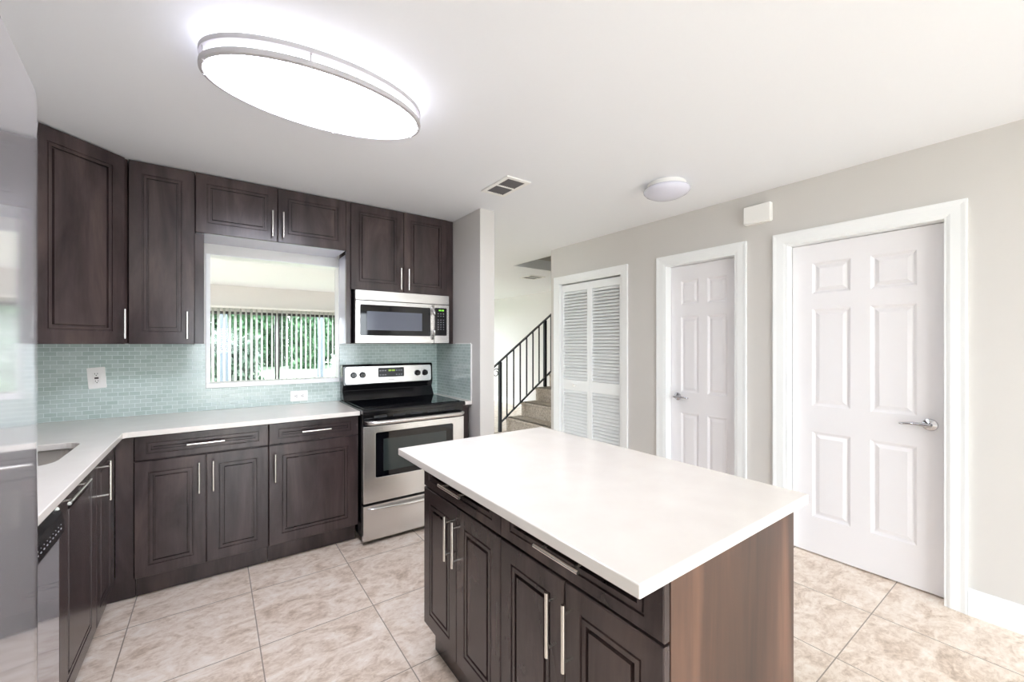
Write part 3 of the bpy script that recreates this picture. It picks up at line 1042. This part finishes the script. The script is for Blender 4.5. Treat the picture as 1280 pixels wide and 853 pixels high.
# ------------------------------------------------------------------ ceiling fittings
OC = (.354, 1.783)
AX, AY = .400, .224
r = root('oval_ceiling_light', 'large lit oval ceiling light with two brushed nickel rings', 'ceiling light', (OC[0], OC[1], CEIL))
MB().lathe([(.84, -.001), (.85, -.010), (.85, -.018), (.0, -.018)], sx=AX, sy=AY, seg=80, cap=False).build('mounting_pan', 'white', r, smooth=True)
MB().lathe([(.87, -.001), (.925, -.003), (.945, -.035), (.955, -.060), (.955, -.088), (.952, -.094)], sx=AX, sy=AY, seg=96, cap=False).build('diffuser_band', 'lamp_side', r, smooth='all')
MB().lathe([(.952, -.0942), (.93, -.099), (.80, -.103), (.4, -.106), (.0, -.107)], sx=AX, sy=AY, seg=96, cap=False).build('diffuser_lens', 'lamp', r, smooth='all')


def oval_ring(z0, z1, name, wd=.055):
    mb = MB()
    prof = [(1.0, z0), (1.0, z1), (1.0 - wd * .4, z0 - .002 if z0 < z1 else z1)]
    seg = 96
    P = []
    for k in range(seg):
        t = 2 * PI * k / seg
        row = []
        for off, z in ((0, z1), (0.001, (z0 + z1) / 2), (0, z0), (-wd, z0 - .003), (-wd - .002, z0 + .001), (-.010, z1)):
            row.append(((AX + off) * math.cos(t), (AY + off) * math.sin(t), z))
        P.append(row)
    for k in range(seg):
        a, b = P[k], P[(k + 1) % seg]
        for i in range(6):
            j = (i + 1) % 6
            mb.poly([a[i], b[i], b[j], a[j]])
    return mb.build(name, 'ring', r, smooth=True)


oval_ring(-.106, -.088, 'lower_ring', .012)
oval_ring(-.060, -.042, 'upper_ring', .014)
for t in (12, 78, 168, 192, 258, 348):
    t = math.radians(t)
    x, y = (AX - .006) * math.cos(t), (AY - .006) * math.sin(t)
    MB().tube([(x, y, -.112), (x, y, -.045)], .0035, 10).build('post', 'ring', r, smooth=True)

r = root('dome_ceiling_light', 'small unlit frosted dome ceiling light near the right wall', 'ceiling light', (2.44, 1.635, CEIL))
MB().lathe([(.118, -.0005), (.122, -.004), (.122, -.028), (.118, -.032), (0, -.032)], cap=False).build('base', 'white', r, smooth=True)
MB().lathe([(.118, -.0325), (.140, -.036), (.148, -.044), (.146, -.054), (.132, -.070), (.105, -.084), (.07, -.093), (.03, -.097), (0, -.098)], cap=False).build('shade', 'dome', r, smooth='all')


def vent(label, x0, x1, y0, y1):
    r = root('ceiling_vent', label, 'air vent', ((x0 + x1) / 2, (y0 + y1) / 2, CEIL), group='ceiling air vents')
    hx, hy = (x1 - x0) / 2, (y1 - y0) / 2
    me = plate(rect(-hx, hx, -hy, hy), [rect(-hx + .028, hx - .028, -hy + .03, -.008), rect(-hx + .028, hx - .028, .008, hy - .03)], -.010, -.0005, lambda a, b, c: (a, b, c))
    link('frame', me, 'white', r, bevel=.002)
    for a, b in ((-hy + .03, -.008), (.008, hy - .03)):
        MB().box(-hx + .028, hx - .028, a, b, -.0014, -.0006).build('backing', 'dark', r)
        mb = MB()
        n = 9
        for k in range(n):
            x = -hx + .028 + (k + .5) * (2 * hx - .056) / n
            mb.obox((x, (a + b) / 2, -.0055), .0105, b - a, .0012, Matrix.Rotation(math.radians(35), 3, 'Y'))
        mb.build('louvers', 'grille', r)
    return r


vent('white ceiling vent with two grey grilles, over the partition wall end', 1.50, 1.69, 2.135, 2.455)
vent('small grey ceiling vent in the hall beyond the stairwell opening', 3.97, 4.27, 5.02, 5.32)

cb = root('door_chime', 'white rectangular door chime box on the right wall between two doors', 'chime', (XR - .001, 1.348, 2.222))
MB().box(-.045, 0, -.087, .087, 0, .12).build('cover', 'white', cb, bevel=.004)
MB().box(-.040, -.001, -.082, .082, -.006, -.0003).build('base_plate', 'white', cb)

# ------------------------------------------------------------------ outlets
def outlet(label, x, z, rot, horizontal, w=.08, h=.128):
    r = root('wall_outlet', label, 'outlet', (x, YB - e - .0006, z), group='wall outlets')
    r.rotation_euler = (0, rot, 0)
    if horizontal:
        w, h = h - .008, w
    me = plate(rrect(-w / 2, w / 2, -h / 2, h / 2, .006), [], -.008, 0, lambda a, b, c: (a, c, b))
    link('cover_plate', me, 'white', r, bevel=.002)
    w2, h2 = (.034, .068) if not horizontal else (.068, .034)
    dv = MB().box(-w2 / 2, w2 / 2, -.0118, -.0081, -h2 / 2, h2 / 2).build('receptacle', 'white', r, bevel=.0008)
    for s in (-1, 1):
        for dx, dz, sx, sz in ((-.006, .022, .0025, .008), (.006, .022, .0025, .007), (0, .012, .005, .005)):
            a, b = (dx, s * .022 + (dz - .018)) if not horizontal else (s * .022 + (dz - .018), dx)
            if horizontal: sx_, sz_ = sz, sx
            else: sx_, sz_ = sx, sz
            MB().box(a - sx_ / 2, a + sx_ / 2, -.0126, -.0118, b - sz_ / 2, b + sz_ / 2).build('slot', 'slot', dv)
    if not horizontal:
        MB().box(-.009, .009, -.0135, -.0119, -.006, .005).build('test_button', 'slot', dv)['label'] = 'dark test button'
    return r


outlet('white upright outlet plate hanging crooked on the backsplash tiles', -.580, 1.165, math.radians(-4), False)
outlet('white sideways outlet plate just above the counter, under the pass-through', .529, .975, 0, True)

# ------------------------------------------------------------------ stairs and railing
SX, TR, RS = 2.985, .26, .187
YS0, YS1 = 3.566, 4.655
st = root('staircase', 'beige carpeted stairs rising to the right behind the closet wall', 'stairs', (SX, YS0, 0), kind='structure')
for k in range(9):
    x = k * TR
    z0 = max(.001, (k - 2) * RS) if k > 3 else .001
    mb = MB().box(x - .0, x + TR - .001, (0 if x + SX > XR - .0 else .0), YS1 - YS0, z0, (k + 1) * RS)
    if k == 0:
        mb = MB().box(x, x + TR - .001, .0, YS1 - YS0, .001, RS)
    mb.box(x - .022, x + .06, .0, YS1 - YS0, (k + 1) * RS - .035, (k + 1) * RS)
    mb.build('step', 'carpet', st, bevel=.012, seg=3)
YRL = 4.62
rl = root('stair_railing', 'black iron stair railing with thin upright balusters', 'railing', (0, 0, 0))


def railz(x):       # top rail
    return 1.134 + (x - 3.118) * (1.724 - 1.134) / (3.92 - 3.118)


def lowz(x):
    return .300 + (x - 3.118) * (1.724 - 1.134) / (3.92 - 3.118)


sl = math.atan2(railz(4) - railz(3), 1)
rot = Matrix.Rotation(-sl, 3, 'Y')
xa, xb = 2.96, 4.75
L = (xb - xa) / math.cos(sl)
MB().obox(((xa + xb) / 2, YRL, (railz(xa) + railz(xb)) / 2), L, .04, .018, rot).build('top_rail', 'iron', rl, bevel=.003)
xa, xb = 3.118, 4.75
L = (xb - xa) / math.cos(sl)
MB().obox(((xa + xb) / 2, YRL, (lowz(xa) + lowz(xb)) / 2), L, .028, .016, rot).build('bottom_rail', 'iron', rl, bevel=.002)
MB().box(3.104, 3.144, YRL - .02, YRL + .02, RS + .001, railz(3.124) - .008).build('newel_post', 'iron', rl, bevel=.002)
MB().box(3.895, 3.935, YRL - .02, YRL + .02, RS * 4 + .001, railz(3.915) - .008).build('newel_post', 'iron', rl, bevel=.002)
for x in [3.124 + (3.915 - 3.124) * k / 7 for k in range(1, 7)] + [3.915 + .113 * k for k in range(1, 7)]:
    MB().box(x - .0075, x + .0075, YRL - .0075, YRL + .0075, lowz(x), railz(x)).build('baluster', 'iron', rl)
hp = []
for k in range(40):
    a = k / 39 * 2.6 * PI
    q = .062 * (1 - .62 * k / 39)
    hp.append((3.060 + q * math.cos(a) * .9, YRL, .985 + q * math.sin(a)))
MB().tube(hp, .0065, 8).build('scroll', 'iron', rl, smooth=True)

# ------------------------------------------------------------------ vertical blinds
r = root('vertical_blind', 'white vertical blinds turned open in front of the living room window', 'blinds', (0, YF - .055, 0))
MB().box(-.66, 2.64, -.03, .03, 2.02, 2.06).build('headrail', 'white', r, bevel=.003)
bl = []
for k in range(39):
    x = -.60 + k * .083
    an = math.radians(66 + random.uniform(-4, 4))
    me = None
    mb = MB()
    n = 6
    for i in range(n + 1):
        u = (i / n - .5)
        for z in (.055, 2.019):
            mb.v.append((x + math.cos(an) * u * .086 - math.sin(an) * .006 * (1 - 4 * u * u), math.sin(an) * u * .086 + math.cos(an) * .006 * (1 - 4 * u * u), z))
    for i in range(n):
        mb.f.append((2 * i, 2 * i + 2, 2 * i + 3, 2 * i + 1))
    o = mb.build('slat', 'blind', r, smooth='all')
    so = o.modifiers.new('solid', 'SOLIDIFY'); so.thickness = .0012

# ------------------------------------------------------------------ outside
struct(MB().box(-14, 20, YF + T + .001, 44, -.3, -.06).build('lawn', 'lawn'), 'sunlit lawn outside the living room window', 'lawn')
struct(MB().box(-14, XLL - T - .001, YR - 9, YF + T, -.3, -.05).build('path', 'patio'), 'pale concrete path along the side of the house', 'path')
struct(MB().box(-2.3, 9, YR - 9, YR - T - .001, -.3, -.03).build('patio', 'patio'), 'pale concrete patio behind the house', 'patio')


def foliage(name, label, c, rx, ry, rz, n, size, mat, group, trunk=None):
    r = root(name, label, 'tree' if 'bush' not in name else 'bush', (c[0], c[1], -.06), group=group)
    mb = MB()
    blobs = [(random.uniform(-.6, .6) * rx, random.uniform(-.5, .5) * ry, random.uniform(.12, .92) * rz, random.uniform(.5, .75)) for _ in range(18)]
    for _ in range(n):
        b = random.choice(blobs)
        d = Vector((random.gauss(0, 1), random.gauss(0, 1), random.gauss(0, 1))).normalized() * (random.random() ** .33)
        p = Vector((b[0] + d.x * rx * b[3], b[1] + d.y * ry * b[3], max(.05, b[2] + d.z * rz * .28)))
        q = Matrix.Rotation(random.uniform(0, 6.28), 3, 'Z') @ Matrix.Rotation(random.uniform(.3, 2.2), 3, 'X')
        s = size * random.uniform(.6, 1.4)
        mb.poly([p + q @ Vector(v) for v in ((-s * .5, 0, 0), (0, -s * .9, 0), (s * .5, 0, s * .1), (0, s * .9, 0))])
    me = bpy.data.meshes.new('foliage'); me.from_pydata(mb.v, [], mb.f)
    link('foliage', me, mat, r)
    MB().tube([(0, 0, 0.0), (.03, .02, rz * .4), (.0, 0, rz * .8)], [.09 * rx, .07 * rx, .03], 8).build('stem', 'bark' if trunk is None else trunk, r, smooth=True)
    return r


GT = 'hedge trees outside the window'
hl = [(-1.4, 27, 'leafy green tree in the front row, at the left edge of the window view'), (1.5, 27, 'leafy green tree in the front row, behind the left window pane'),
      (4.4, 27, 'leafy green tree in the front row, behind the right window pane'), (7.3, 27, 'leafy green tree in the front row, at the right edge of the window view'),
      (.05, 30.5, 'tall tree in the back row, at the left edge of the window view'), (2.95, 30.5, 'tall tree in the back row, behind the window mullion'),
      (5.85, 30.5, 'tall tree in the back row, behind the right window pane')]
for x, y, lab in hl:
    foliage('hedge_tree', lab, (x, y, 0), 1.09, 1.1, 5.0 if y < 28 else 6.2, 16000, .12, 'leaf', GT)
foliage('flowering_bush', 'pale flowering bush low outside the left window pane', (.35, 14.3, 0), .7, .6, 1.5, 2500, .09, 'leaf2', None)
t = tag(MB().tube([(0, 0, 0), (.02, .0, 1.4), (-.03, .02, 3.0), (.0, .0, 4.6)], [.13, .11, .10, .07], 14).build('tree_trunk', 'bark', smooth=True, loc=(.17, 12.6, -.06)), 'pale slim tree trunk outside the left window pane', 'tree trunk')
t = tag(MB().tube([(0, 0, 0), (.02, .0, 1.4), (-.03, .02, 3.0), (.0, .0, 4.6)], [.10, .09, .08, .06], 14).build('tree_trunk', 'bark', smooth=True, loc=(2.55, 13.2, -.06)), 'pale slim tree trunk outside the right window pane', 'tree trunk')
